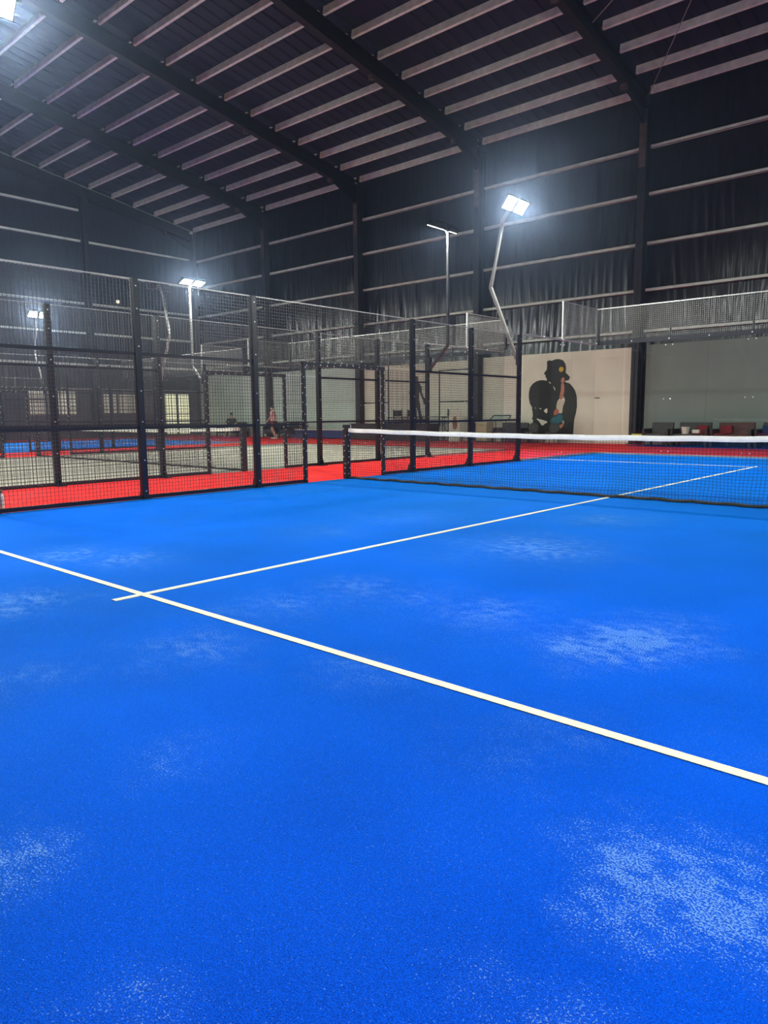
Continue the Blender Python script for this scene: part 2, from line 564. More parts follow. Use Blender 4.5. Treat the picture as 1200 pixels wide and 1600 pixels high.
def tarp_mesh(width, z0, z1, seed, nx=None):
    rnd = random.Random(seed)
    nx = nx or int(width / 0.035)
    nz = int((z1 - z0) / 0.28)
    waves = []
    for k in range(14):
        waves.append((rnd.uniform(6, 34), rnd.uniform(0, 6.28), rnd.uniform(-1.1, 1.1), rnd.uniform(0.4, 1.6), rnd.uniform(0, 6.28)))
    b = MB()
    for j in range(nz + 1):
        z = z0 + (z1 - z0) * j / nz
        for i in range(nx + 1):
            x = -width / 2 + width * i / nx
            d = 0.0
            for fr, ph, sk, am, p2 in waves:
                e = max(0.0, math.sin(x * am + z * 0.45 + p2) - 0.25) / 0.75
                d += e * (abs(math.sin(x * fr * 0.5 + z * sk + ph + 0.8 * math.sin(z * 0.9 + p2))) ** 5) * (6.0 / fr) * 0.045
            # pulled tight at each girt, slack below
            t = min(abs(z - g) for g in GZ + [3.4, 12.0])
            d *= (0.35 + 0.65 * min(1.0, t / 0.5)) * (1.25 - 0.07 * (z - 3.0))
            b.v.append((x, -d + 0.02 * math.sin(x * 1.7 + p2), z))
    for j in range(nz):
        for i in range(nx):
            a = j * (nx + 1) + i
            b.f.append((a, a + 1, a + nx + 2, a + nx + 1))
    return b.mesh('tarp', 'tarp', smooth=True)


for i in range(len(BAY) - 1):
    w = BAY[i + 1] - BAY[i]
    cx = (BAY[i] + BAY[i + 1]) / 2
    if i < 6:
        link('tarp', tarp_mesh(w - 0.02, 3.3, roof_z(YF) + 0.2, 30 + i), wall_far, loc=(cx, YF + 0.24, 0))
        for g in GZ:
            b = MB()
            b.span((-w / 2 + 0.16, YF - 0.02, g - 0.06), (w / 2 - 0.16, YF - 0.005, g + 0.06))
            b.span((-w / 2 + 0.16, YF - 0.02, g - 0.06), (w / 2 - 0.16, YF + 0.10, g - 0.045))
            b.span((-w / 2 + 0.16, YF - 0.02, g + 0.045), (w / 2 - 0.16, YF + 0.10, g + 0.06))
            b.build('girt', 'girt_steel', wall_far, loc=(cx, 0, 0))


def column(parent, x, y, ztop, along_x=False, rust=True):
    b = MB()
    W, D = 0.26, 0.42
    if along_x:        # web runs along X (left wall)
        b.span((x, y - W / 2, 0), (x + 0.025, y + W / 2, ztop))
        b.span((x + D - 0.025, y - W / 2, 0), (x + D, y + W / 2, ztop))
        b.span((x, y - 0.01, 0), (x + D, y + 0.01, ztop))
    else:
        b.span((x - W / 2, y - D, 0), (x + W / 2, y - D + 0.025, ztop))
        b.span((x - W / 2, y - 0.025, 0), (x + W / 2, y, ztop))
        b.span((x - 0.01, y - D, 0), (x + 0.01, y, ztop))
    c = b.build('column', 'column_steel', parent)
    if not along_x:
        MB().span((x - W / 2 + 0.01, y - D - 0.012, ztop - 2.2), (x + W / 2 - 0.01, y - D - 0.001, ztop - 0.75)).build('splice_plate', 'rust_primer', c)
        MB().box((x, y - D / 2, 0.015), (0.4, 0.6, 0.03)).build('base_plate', 'column_steel', c)
    return c


for x in BAY[1:-1]:
    column(wall_far, x, YF + 0.08, roof_z(YF) - 0.2)

boards = [(-34.0, -27.5, 'green_board', 3.6), (-27.1, -20.6, 'green_board', 3.5), (-20.2, -13.7, 'white_board', 3.45),
          (-13.3, -7.15, 'white_board', 3.5), (-6.3, 0.1, 'grey_board', 3.55), (0.5, 7.0, 'grey_board', 3.55), (7.4, 13.9, 'grey_board', 3.55)]
for xa, xb, m, zt in boards:
    n = max(1, round((xb - xa) / 2.15))
    for k in range(n):
        a = xa + (xb - xa) * k / n
        c = xa + (xb - xa) * (k + 1) / n
        MB().span((a + 0.002, YF - 0.05, 0.0), (c - 0.002, YF - 0.022, zt)).build('wall_board', m, wall_far)
MB().span((-7.146, YF - 0.055, 0.0), (-6.78, YF - 0.022, 3.5)).build('wall_board', 'bright_board', wall_far)
# thin black battens on the white wall between the two middle columns
for a, c in (((-18.66, 0, 0.6), (-18.60, 0, 3.44)), ((-15.63, 0, 0.6), (-15.57, 0, 3.1)), ((-20.2, 0, 1.70), (-18.6, 0, 1.75)),
             ((-15.6, 0, 1.68), (-13.7, 0, 1.73)), ((-15.6, 0, 3.05), (-13.7, 0, 3.10))):
    MB().span((a[0], YF - 0.065, a[2]), (c[0], YF - 0.052, c[2])).build('batten', 'post_black', wall_far)
# small handles on the white boards
MB().span((-8.22, YF - 0.075, 1.70), (-8.02, YF - 0.053, 1.73)).build('pull_handle', 'post_black', wall_far)

# left wall
wall_left = structure('wall_left', MB().span((XL - 0.3, YB, -0.03), (XL - 0.18, YF + 0.3, roof_z(-4) + 0.5)), 'dark_board',
                      'gable wall with dark sheets, pale girts and a low row of lit windows')
for ya, yb, sd in ((3.0, 9.9, 70), (9.9, 16.75, 71), (-3.9, 3.0, 72)):
    o = link('tarp', tarp_mesh(yb - ya, 2.7, 12.3, sd, 60), wall_left, loc=(XL - 0.12, (ya + yb) / 2, 0))
    o.rotation_euler = (0, 0, math.radians(90))
    o2 = MB().span((XL - 0.16, ya, 12.2), (XL - 0.13, yb, roof_z(ya) + 0.2)).build('upper_sheet', 'tarp', wall_left)
for ya, yb in ((-3.6, 2.85), (3.15, 9.75), (10.05, 16.4)):
    for g in (3.98, 5.65, 7.2, 8.85, 10.42, 11.98):
        if g > 11.5 and ya > 9:
            continue
        b = MB().span((XL + 0.02, ya, g - 0.05), (XL + 0.035, yb, g + 0.05)).span((XL - 0.10, ya, g - 0.05), (XL + 0.03, yb, g - 0.038))
        b.build('girt', 'girt_steel', wall_left)
for y in (3.0, 9.9):
    column(wall_left, XL - 0.05, y, roof_z(y) - 0.1, along_x=True)
# sloping edge strip where roof meets gable
b = MB()
o = 0
for y_ in (-4.0, 16.7):
    z_ = roof_z(y_)
    b.v += [(XL + 0.02, y_, z_ - 0.08), (XL + 0.10, y_, z_ - 0.08), (XL + 0.10, y_, z_ + 0.08), (XL + 0.02, y_, z_ + 0.08)]
b.f += [(0, 1, 5, 4), (1, 2, 6, 5), (2, 3, 7, 6), (3, 0, 4, 7), (3, 2, 1, 0), (4, 5, 6, 7)]
b.build('eave_angle', 'girt_steel', wall_left)
# low boarded strip with a pale cap
for ya, yb in ((0.0, 6.3), (6.3, 10.4), (10.4, 14.2), (14.2, 16.6)):
    MB().span((XL - 0.08, ya + 0.003, 0), (XL - 0.03, yb - 0.003, 2.66)).build('wall_board', 'dark_board', wall_left)
MB().span((XL - 0.08, 0.0, 2.66), (XL + 0.02, 16.6, 2.71)).build('cap_rail', 'galv_steel', wall_left)


def block_window(n, y0, y1, z0, z1, ny, nz, label):
    w = structure('window_%d' % n, MB().span((XL - 0.03, y0 - 0.06, z0 - 0.06), (XL + 0.01, y1 + 0.06, z1 + 0.06)), 'mortar', label)
    dy, dz = (y1 - y0) / ny, (z1 - z0) / nz
    me = MB().box((0, 0, 0), (0.03, dy * 0.78, dz * 0.74)).mesh('glass_block', 'glass_block')
    for i in range(ny):
        for k in range(nz):
            link('glass_block', me, w, loc=(XL + 0.02, y0 + (i + 0.5) * dy, z0 + (k + 0.5) * dz))


block_window(1, 6.5, 7.6, 1.32, 2.55, 5, 6, 'glass-block window in the gable wall, left one of the wide pair')
block_window(2, 7.85, 8.95, 1.32, 2.55, 5, 6, 'glass-block window in the gable wall, right one of the wide pair')
block_window(3, 10.5, 11.25, 1.36, 2.5, 4, 6, 'narrow glass-block window in the gable wall right of the wide pair')
block_window(4, 11.4, 12.4, 1.36, 2.5, 5, 6, 'glass-block window in the gable wall nearest the bright door')
door = structure('door_1', MB().span((XL - 0.03, 14.25, 0.0), (XL + 0.02, 16.0, 2.56)), 'mortar', 'bright glazed double door at the corner of the gable wall')
for y0, y1 in ((14.33, 15.06), (15.2, 15.93)):
    for z0, z1 in ((0.12, 1.28), (1.34, 2.48)):
        MB().span((XL + 0.02, y0, z0), (XL + 0.035, y1, z1)).build('pane', 'lit_pane', door)
MB().tube([(XL + 0.05, 15.09, 0.95), (XL + 0.05, 15.09, 1.25)], 0.015).build('door_handle', 'post_black', door)

# the two walls behind the camera
structure('wall_right', MB().span((XR + 0.1, YB, -0.03), (XR + 0.25, YF + 0.3, roof_z(-4) + 0.5)), 'tarp', 'dark sheeted side wall of the hall')
structure('wall_near', MB().span((XL, YB - 0.25, -0.03), (XR, YB - 0.1, roof_z(YB) + 0.5)), 'tarp', 'dark sheeted wall behind the near court')

# ------------------------------------------------------------------ court enclosures
WIRE = 0.0034


def wire_mesh(w, h, m, pitch=0.05, rad=WIRE):
    """welded mesh in the local XZ plane, origin at lower left corner"""
    b = MB()
    n = int(round(w / pitch))
    k = int(round(h / pitch))
    for i in range(n + 1):
        b.tube([(w * i / n, 0, 0), (w * i / n, 0, h)], rad, 4, cap=False)
    for j in range(k + 1):
        b.tube([(0, 0.004, h * j / k), (w, 0.004, h * j / k)], rad, 4, cap=False)
    return b.mesh('wire_mesh', m)


WM = {}


def add_wire(parent, w, h, loc, rotz, m='wire_black'):
    key = (round(w, 2), round(h, 2), m)
    if key not in WM:
        WM[key] = wire_mesh(w, h, m)
    o = link('wire_mesh', WM[key], parent, stuff=True, loc=loc)
    o.rotation_euler = (0, 0, rotz)
    return o


def make_post(parent, y, h, side, gate=False):
    """square post with foot plate; side = direction of the outside of the court"""
    w = 0.06 if gate else 0.09
    p = MB().span((-w / 2, y - w / 2, 0.0), (w / 2, y + w / 2, h)).build('post', 'foam_black' if gate else 'post_black', parent, bevel=0.006)
    if not gate:
        b = MB().box((side * 0.06, y, 0.01), (0.22, 0.16, 0.02))
        b.v += [(side * w / 2, y - 0.006, 0.02), (side * w / 2, y - 0.006, 0.26), (side * 0.15, y - 0.006, 0.02),
                (side * w / 2, y + 0.006, 0.02), (side * w / 2, y + 0.006, 0.26), (side * 0.15, y + 0.006, 0.02)]
        o = len(b.v) - 6
        b.f += [(o, o + 1, o + 2), (o + 5, o + 4, o + 3), (o + 1, o + 4, o + 5, o + 2)]
        b.build('foot_plate', 'post_black', p)
    return p


def side_fence(x, side, label, dn=0.0, df=0.0, dg=0.0):
    """dn / df: how far the near and the far half sit along the court from the nominal post grid"""
    Y = lambda v: v + (dn if v < 0 else df)
    t = thing('mesh_fence', label, 'fence', (x, 0, 0), group='side fences of the courts')
    grid = [Y(v) for v in (-6, -4, -2, 2, 4, 6)]
    g0, g1 = -1 + dg, 1 + dg
    for y in grid:
        make_post(t, y, 3.0, side)
    for y in (g0, g1):
        make_post(t, y, 2.03, side, gate=True)
    MB().span((-0.035, g0 - 0.03, 1.97), (0.035, g1 + 0.03, 2.04)).build('gate_lintel', 'foam_black', t)
    # bolts and cable ties that sparkle on the padded gate frame
    b = MB()
    rnd = random.Random(int(abs(x) * 10))
    for y in (g0, g1):
        z = 0.08
        while z < 1.95:
            for sx in (-1, 1):
                b.box((sx * 0.034, y + rnd.uniform(-0.025, 0.025), z + rnd.uniform(-0.02, 0.02)), (0.012, 0.014, 0.018))
            b.box((rnd.uniform(-0.02, 0.02), y - 0.034, z + 0.05), (0.016, 0.012, 0.02))
            z += 0.155
    yb = g0 + 0.05
    while yb < g1 - 0.04:
        b.box((0.036, yb, 2.0 + rnd.uniform(-0.02, 0.02)), (0.01, 0.014, 0.02))
        b.box((rnd.uniform(-0.02, 0.02), yb + 0.05, 2.045), (0.016, 0.016, 0.02))
        yb += 0.16
    for y in grid:
        for z in (0.12, 0.55, 1.08, 1.5, 2.1, 2.6, 2.9):
            b.box((0.047, y, z), (0.01, 0.016, 0.016))
            b.box((-0.047, y, z), (0.01, 0.016, 0.016))
    b.build('bolts', 'bolt', t, stuff=True)
    for k in (0, 1, 3, 4):
        a, c = grid[k], grid[k + 1]
        for z, hh in ((0.035, 0.05), (1.0, 0.045), (2.0, 0.045)):
            MB().span((-0.02, a + 0.045, z - hh / 2), (0.02, c - 0.045, z + hh / 2)).build('rail', 'post_black', t)
        add_wire(t, c - a - 0.09, 2.93, (0.0, a + 0.045, 0.06), math.pi / 2)
    for a, c in ((grid[2], g0), (g1, grid[3])):
        for z, hh in ((0.035, 0.05), (1.0, 0.03)):
            MB().span((-0.02, a + 0.04, z - hh / 2), (0.02, c - 0.04, z + hh / 2)).build('rail', 'post_black', t)
        add_wire(t, c - a - 0.08, 1.93, (0.0, a + 0.04, 0.06), math.pi / 2)
    add_wire(t, grid[3] - grid[2] - 0.09, 0.94, (0.0, grid[2] + 0.045, 2.05), math.pi / 2)
    MB().span((-0.006, grid[0], 2.985), (0.006, grid[-1], 3.0)).build('top_wire', 'galv_steel', t)
    return t


GLASS_MESH = {}


def glass_panel(parent, w, h, loc, rotz):
    key = (w, h)
    if key not in GLASS_MESH:
        GLASS_MESH[key] = MB().span((0.004, -0.005, 0.03), (w - 0.004, 0.005, h)).mesh('glass_panel', 'court_glass')
    o = link('glass_panel', GLASS_MESH[key], parent, loc=loc)
    o.rotation_euler = (0, 0, rotz)
    return o


def clip_parts(b, p, q, zs):
    """pairs of steel buttons either side of a seam p (x, y); q = unit direction along the glass"""
    for z in zs:
        for s in (-0.09, 0.09):
            c = (p[0] + q[0] * s, p[1] + q[1] * s, z)
            b.ball(c, 0.017, 0.017, 0.017, 6, 4)


def end_glass(cx, label, sides, side_label):
    """glass end wall at y = 10 with wire mesh above it, plus the glass returns down the sides"""
    t = thing('glass_wall', label, 'glass wall', (cx - 5, 10, 0), group='glass end walls of the courts')
    clips = MB()
    for k in range(5):
        glass_panel(t, 2.0, 3.0, (2.0 * k, 0, 0), 0)
        if k:
            clip_parts(clips, (2.0 * k, 0), (1, 0), (0.12, 1.5, 2.9))
    for k in range(11):
        clips.ball((k * 1.0, -0.03, 3.06), 0.02, 0.02, 0.02, 6, 4)
    clips.build('glass_clips', 'bolt', t, stuff=True)
    MB().span((0, -0.03, 0.0), (10, 0.03, 0.05)).build('base_channel', 'galv_steel', t)
    MB().span((0, -0.025, 3.005), (10, 0.035, 3.12)).build('top_beam', 'post_black', t)
    MB().span((0, -0.015, 3.975), (10, 0.015, 4.0)).build('mesh_frame', 'galv_steel', t)
    for k in range(6):
        w = 0.04 if 0 < k < 5 else 0.07
        MB().span((2.0 * k - w / 2, 0.012, 3.1), (2.0 * k + w / 2, 0.012 + w, 4.0)).build('post', 'post_black', t)
    for k in range(5):
        add_wire(t, 2.0, 0.85, (2.0 * k, 0, 3.12), 0, 'wire_lit')
    for sx, lab in zip(sides, side_label):
        x = cx + 5 * sx
        g = thing('glass_return', lab, 'glass wall', (x, 6, 0), group='glass returns of the courts')
        cb = MB()
        for k in range(2):
            glass_panel(g, 1.94, 3.0, (0, 0.06 + 1.96 * k, 0), math.pi / 2)
        clip_parts(cb, (0, 2.0), (0, 1), (0.12, 1.5, 2.9))
        for k in range(1, 4):
            cb.ball((0.03, k * 1.0, 3.03), 0.018, 0.018, 0.018, 6, 4)
        cb.build('glass_clips', 'bolt', g, stuff=True)
        MB().span((-0.03, 0.05, 0.0), (0.03, 3.96, 0.05)).build('base_channel', 'galv_steel', g)
        MB().span((-0.02, 0.05, 3.005), (0.02, 3.96, 3.045)).build('top_beam', 'galv_steel', g)
        MB().span((-0.02, 1.98, 3.045), (0.02, 2.02, 4.0)).build('post', 'galv_steel', g)
        MB().span((-0.012, 2.02, 3.98), (0.012, 3.96, 4.0)).build('mesh_frame', 'galv_steel', g)
        add_wire(g, 1.9, 0.92, (0, 2.03, 3.06), math.pi / 2, 'wire_lit')


side_fence(-5.0, -1, 'black mesh fence with padded gate beside the near blue court', -0.03, -0.11)
side_fence(-8.0, 1, 'black mesh fence on the near side of the grey court, across the red strip', 0.10, 0.17, 0.14)
side_fence(-18.0, -1, 'black mesh fence on the far side of the grey court')
side_fence(-21.0, 1, 'black mesh fence on the near side of the farthest blue court')
side_fence(-31.0, -1, 'black mesh fence in front of the gable wall windows')
end_glass(0.0, 'clear glass end wall topped with mesh behind the near blue court', (-1,),
          ('glass side panels in front of the silhouette mural with a mesh square on top',))
end_glass(-13.0, 'clear glass end wall topped with mesh behind the grey court', (-1, 1),
          ('glass side panels at the far side of the grey court', 'glass side panels at the near side of the grey court, right of the dark mast'))
end_glass(-26.0, 'clear glass end wall topped with mesh behind the farthest blue court', (1,),
          ('glass side panels at the near side of the farthest blue court',))


# ------------------------------------------------------------------ nets
def net_mesh(fine):
    b = MB()
    L, n = 9.86, int(9.86 / 0.045)
    hz = lambda x: 0.865 - 0.065 * (1 - (abs(x) / 4.93) ** 2)
    rnd = random.Random(3)
    rows = 20

    def pt(x, t):
        z = 0.02 + (hz(x) - 0.03) * t
        sway = 0.035 * math.sin(t * math.pi) * math.sin(x * 1.3 + 0.4) + 0.018 * math.sin(x * 5.1 + t * 4) * (1 - t)
        dx = 0.012 * math.sin(x * 9 + t * 7) * (1 - t) + 0.010 * math.sin(x * 3.1 + t * 3)
        return (x + dx, sway, z + 0.006 * math.sin(x * 6.0 + t * 5))
    R = 0.0022
    segs = 4 if fine else 2
    for i in range(n + 1):
        x = -L / 2 + L * i / n
        b.tube([pt(x, s / segs) for s in range(segs + 1)], R, 3, cap=False)
    nx = 70 if fine else 24
    for j in range(rows + 1):
        b.tube([pt(-L / 2 + L * i / nx, j / rows) for i in range(nx + 1)], R, 3, cap=False)
    return b.mesh('net_mesh', 'net_cord')


NET_FINE, NET_COARSE = net_mesh(True), net_mesh(False)


def padel_net(cx, label, fine):
    t = thing('court_net', label, 'net', (cx, 0, 0), group='nets across the courts')
    hz = lambda x: 0.87 - 0.065 * (1 - (abs(x) / 4.93) ** 2)
    link('net_mesh', NET_FINE if fine else NET_COARSE, t, stuff=True)
    # tape folded over the head cord
    b = MB()
    n = 60
    prof = [(-0.010, 0.0), (-0.014, -0.035), (-0.011, -0.062), (0.011, -0.062), (0.014, -0.035), (0.010, 0.0), (0.0, 0.008)]
    for i in range(n + 1):
        x = -4.93 + 9.86 * i / n
        for py, pz in prof:
            b.v.append((x, py + 0.004 * math.sin(x * 4.0), hz(x) + 0.035 + pz + 0.003 * math.sin(x * 7)))
    m = len(prof)
    for i in range(n):
        for k in range(m):
            k2 = (k + 1) % m
            b.f.append((i * m + k, i * m + k2, (i + 1) * m + k2, (i + 1) * m + k))
    b.f.append(tuple(range(m)))
    b.f.append(tuple(n * m + k for k in reversed(range(m))))
    b.build('net_tape', 'net_tape', t)
    hem = MB()
    hem.tube([(-4.93 + 9.86 * i / 80, 0.012 * math.sin(i * 0.9), 0.028 + 0.006 * math.sin(i * 1.7)) for i in range(81)], 0.02, 6)
    hem.build('bottom_hem', 'net_hem', t)
    rnd = random.Random(11)
    for s in (-1, 1):
        p = MB().span((s * 4.99 - 0.055, -0.05, 0.006), (s * 4.99 + 0.055, 0.05, 0.98)).build('net_post', 'foam_black', t, bevel=0.012)
        c = MB()
        for k in range(9):
            z = 0.1 + 0.1 * k
            for fy in (-0.053, 0.053):
                c.box((s * 4.99 + rnd.uniform(-0.03, 0.03), fy, z + rnd.uniform(-0.02, 0.02)), (0.022, 0.008, 0.016), R3(ry=rnd.uniform(-0.8, 0.8)))
            c.box((s * 4.99 - s * 0.058, rnd.uniform(-0.03, 0.03), z), (0.008, 0.02, 0.016))
        c.build('ties', 'bolt', p, stuff=True)
    MB().span((-0.02, -0.016, 0.02), (0.02, 0.016, 0.82)).build('centre_strap', 'net_cord', t) if False else None
    return t


padel_net(0.0, 'black net with white tape across the near blue court', True)
padel_net(-13.0, 'black net with white tape across the grey court', False)
padel_net(-26.0, 'black net with white tape across the farthest blue court', False)


# ------------------------------------------------------------------ floodlight masts
def mast(x, y, out, kind, label, lit=True, steel='mast_steel', yshift=0.0):
    """out = direction (sign of X) pointing away from the court it lights"""
    t = thing('floodlight_mast', label, 'floodlight', (x, y, 0), group='floodlight masts on the fences')
    if kind == 'kinked':
        path = [(out * 0.12, 0, 2.45), (out * 0.22, 0, 2.68), (out * 0.88, 0, 4.2), (out * 0.56, 0, 5.68)]
        head = (out * 0.24, 0, 6.0)
        rad = 0.05
    else:
        path = [(out * 0.10, 0, 2.35), (out * 0.24, 0, 2.5), (out * 0.68, 0, 2.93), (out * 0.68, 0, 5.72)]
        head = (out * 0.50, 0, 5.90)
        rad = 0.045
    MB().span((out * 0.05 - 0.02, -0.06, 2.3), (out * 0.05 + 0.06 * out, 0.06, 2.65)).build('mast_bracket', 'post_black', t)
    MB().tube(path[:3], rad, 4).build('mast_arm', steel, t)
    MB().tube([path[2], path[3], (head[0] + out * 0.06, 0, head[2] + 0.06)], rad, 4).build('mast_pole', steel, t)
    hy = yshift
    MB().box((head[0] + out * 0.04, hy, head[2] + 0.10), (0.06, 0.8 + abs(hy), 0.06)).build('crossbar', 'lamp_body', t)
    tilt = math.radians(52 if kind == 'kinked' else 22)
    R = Matrix.Rotation(out * tilt, 3, 'Y')        # lens looks down and into the court
    for s in (-1, 1):
        c = Vector((head[0], hy + s * 0.25, head[2]))
        hb = MB()
        hb.box(c, (0.34, 0.42, 0.07), R)
        for k in range(-3, 4):
            hb.box(c + R @ Vector((k * 0.045, 0, 0.06)), (0.008, 0.36, 0.06), R)
        hd = hb.build('floodlight_head', 'lamp_body', t)
        if lit:
            MB().box(c + R @ Vector((0, 0, -0.037)), (0.29, 0.37, 0.006), R).build('lens', 'lamp_lens', hd)
    ld = bpy.data.lights.new('floodlight_beam', 'AREA')
    ld.shape = 'RECTANGLE'
    ld.size, ld.size_y = 0.29, 0.87
    ld.energy = LAMP_POWER
    ld.color = (0.96, 1.0, 0.94)
    lo = bpy.data.objects.new('floodlight_beam', ld)
    COL.objects.link(lo)
    lo.parent = t
    lm = R.to_4x4()
    lm.translation = Vector((head[0], hy, head[2])) + R @ Vector((0, 0, -0.045))
    lo.matrix_local = lm
    return t


mast(-5, 5.97, -1, 'kinked', 'kinked pale mast with bright floodlights on the fence left of the silhouette mural')
mast(-5, -6, -1, 'kinked', 'mast whose floodlight glares at the left edge of the photo under the roof', yshift=0.3)
mast(-8, 6.17, 1, 'straight', 'straight dark mast with floodlights seen from behind, right of the net gate', steel='mast_dark')
mast(-8, -6, 1, 'straight', 'straight dark mast at the near end of the grey court', steel='mast_dark')
mast(-18, 6, -1, 'straight', 'straight mast with the wide bright floodlight above the mesh fence, grey court far side')
mast(-18, -6, -1, 'straight', 'straight mast at the near end of the grey court, far side')
mast(-21, 6, 1, 'kinked', 'kinked thin mast left of the wide bright floodlight, its lamps facing away')
mast(-31, 6, -1, 'kinked', 'small bright floodlight on the mast in front of the gable windows')
mast(-21, -6, 1, 'kinked', 'kinked mast at the near end of the farthest court, its lamps facing away')
mast(-31, -6, -1, 'kinked', 'kinked mast at the near end of the gable wall')
for y, lab in ((6, 'mast on the open side of the near blue court beyond the net'), (-6, 'mast on the open side of the near blue court close to the viewer')):
    t = mast(5.3, y, 1, 'kinked', lab)
    MB().span((-0.045, -0.045, 0.0), (0.045, 0.045, 3.0)).build('post', 'post_black', t)

# small lamp high on the gable wall
t = thing('wall_lamp', 'tiny lit lamp high on the dark gable wall above the fence', 'lamp', (XL + 0.02, 11.6, 7.45))
MB().box((0.06, 0, 0), (0.12, 0.3, 0.4)).build('lamp_housing', 'lamp_body', t, bevel=0.01)
MB().ball((0.16, 0, 0.03), 0.07, 0.09, 0.10).build('bulb', 'lit_pane', t)

# ------------------------------------------------------------------ murals on the white boards
MY = YF - 0.05
body = [(-10.28, 3.18), (-10.19, 3.23), (-10.07, 3.2), (-9.91, 3.25), (-9.74, 3.25), (-9.58, 3.19), (-9.48, 3.06), (-9.44, 2.89), (-9.46, 2.72), (-9.37, 2.64), (-9.27, 2.54), (-9.31, 2.43), (-9.42, 2.4), (-9.5, 2.39), (-9.42, 2.34), (-9.28, 2.3), (-9.14, 2.16), (-9.03, 2.0), (-8.96, 1.77), (-8.94, 1.41), (-8.98, 1.14), (-9.04, 0.92), (-9.06, 0.64), (-9.08, 0.2), (-10.93, 0.2), (-10.9, 0.53), (-10.95, 0.64), (-10.93, 0.74), (-10.88, 0.77), (-10.85, 0.9), (-10.91, 0.92), (-10.87, 1.05), (-10.89, 1.23), (-10.92, 1.31), (-10.9, 1.38), (-11.01, 1.54), (-11.07, 1.77), (-11.07, 1.98), (-11.03, 2.18), (-10.91, 2.33), (-10.74, 2.43), (-10.54, 2.47), (-10.37, 2.46), (-10.28, 2.43), (-10.27, 2.51), (-10.33, 2.58), (-10.34, 2.67), (-10.4, 2.7), (-10.39, 2.75), (-10.28, 2.87), (-10.27, 3.06)]


def smooth_poly(p, n=2):
    for _ in range(n):
        q = []
        for i in range(len(p)):
            a, b_ = p[i], p[(i + 1) % len(p)]
            q += [(a[0] * 0.75 + b_[0] * 0.25, a[1] * 0.75 + b_[1] * 0.25), (a[0] * 0.25 + b_[0] * 0.75, a[1] * 0.25 + b_[1] * 0.75)]
        p = q
    return p


mur = thing('wall_mural', 'large black silhouette of a capped player holding a round racket, painted on white boards', 'mural', (-10.0, MY, 0))


def paint(parent, name, poly, m, layer, n=1, x0=-10.0):
    return MB().prism([(x - x0, z) for x, z in smooth_poly(poly, n)], -0.002 - 0.0015 * layer, 0.0).build(name, m, parent)


paint(mur, 'silhouette', body, 'mural_black', 0, 0)
for k, (nm, poly, m) in enumerate([
        ('collar_gap', [(-10.21, 2.41), (-10.14, 2.39), (-10.07, 2.31), (-10.11, 2.3)], 'white_board'),
        ('collar_gap', [(-9.99, 2.22), (-9.94, 2.18), (-9.88, 2.08), (-9.9, 2.03)], 'white_board'),
        ('arm_gap', [(-10.74, 0.96), (-10.53, 0.92), (-10.2, 0.83), (-10.21, 0.78), (-10.33, 0.74), (-10.38, 0.67), (-10.47, 0.68), (-10.56, 0.82)], 'white_board'),
        ('racket_gap', [(-10.21, 1.38), (-10.22, 1.12), (-10.37, 1.23), (-10.37, 1.28)], 'white_board'),
        ('racket_gap', [(-10.61, 1.38), (-10.47, 1.34), (-10.51, 1.3)], 'white_board'),
        ('racket_gap', [(-10.8, 1.4), (-10.72, 1.36), (-10.74, 1.33)], 'white_board'),
        ('painted_shirt', [(-9.7, 1.69), (-9.56, 1.7), (-9.53, 1.84), (-9.45, 1.67), (-9.48, 1.54), (-9.54, 1.42), (-9.56, 1.14), (-9.69, 1.16), (-9.8, 1.13), (-9.83, 1.45), (-9.78, 1.64)], 'mural_cloth'),
        ('painted_shorts', [(-9.82, 1.07), (-9.66, 1.14), (-9.55, 1.09), (-9.53, 0.89), (-9.62, 0.77), (-9.82, 0.74), (-10.07, 0.78), (-10.05, 0.92)], 'mural_teal')]):
    paint(mur, nm, poly, m, 1)
for nm, poly, m in [
        ('painted_arm', [(-9.64, 2.33), (-9.51, 2.31), (-9.49, 2.03), (-9.54, 1.81), (-9.56, 1.69), (-9.7, 1.68), (-9.7, 1.79), (-9.64, 2.09)], 'mural_skin'),
        ('painted_hand', [(-9.64, 2.48), (-9.56, 2.55), (-9.5, 2.5), (-9.5, 2.35), (-9.58, 2.32), (-9.65, 2.36)], 'mural_skin'),
        ('painted_stripe', [(-9.83, 1.35), (-9.72, 1.28), (-9.7, 1.17), (-9.83, 1.09), (-9.92, 1.07), (-9.93, 1.2)], 'mural_red'),
        ('painted_knee', [(-9.73, 0.67), (-9.59, 0.72), (-9.51, 0.79), (-9.48, 0.74), (-9.51, 0.63), (-9.66, 0.52), (-9.74, 0.59)], 'mural_skin'),
        ('painted_sock', [(-9.56, 0.84), (-9.5, 0.88), (-9.46, 0.80), (-9.5, 0.70), (-9.54, 0.74)], 'mural_cloth'),
        ('ball', [(-9.65 + 0.1 * math.cos(k * math.pi / 8), 2.85 + 0.1 * math.sin(k * math.pi / 8)) for k in range(16)], 'mural_yellow')]:
    paint(mur, nm, poly, m, 2)

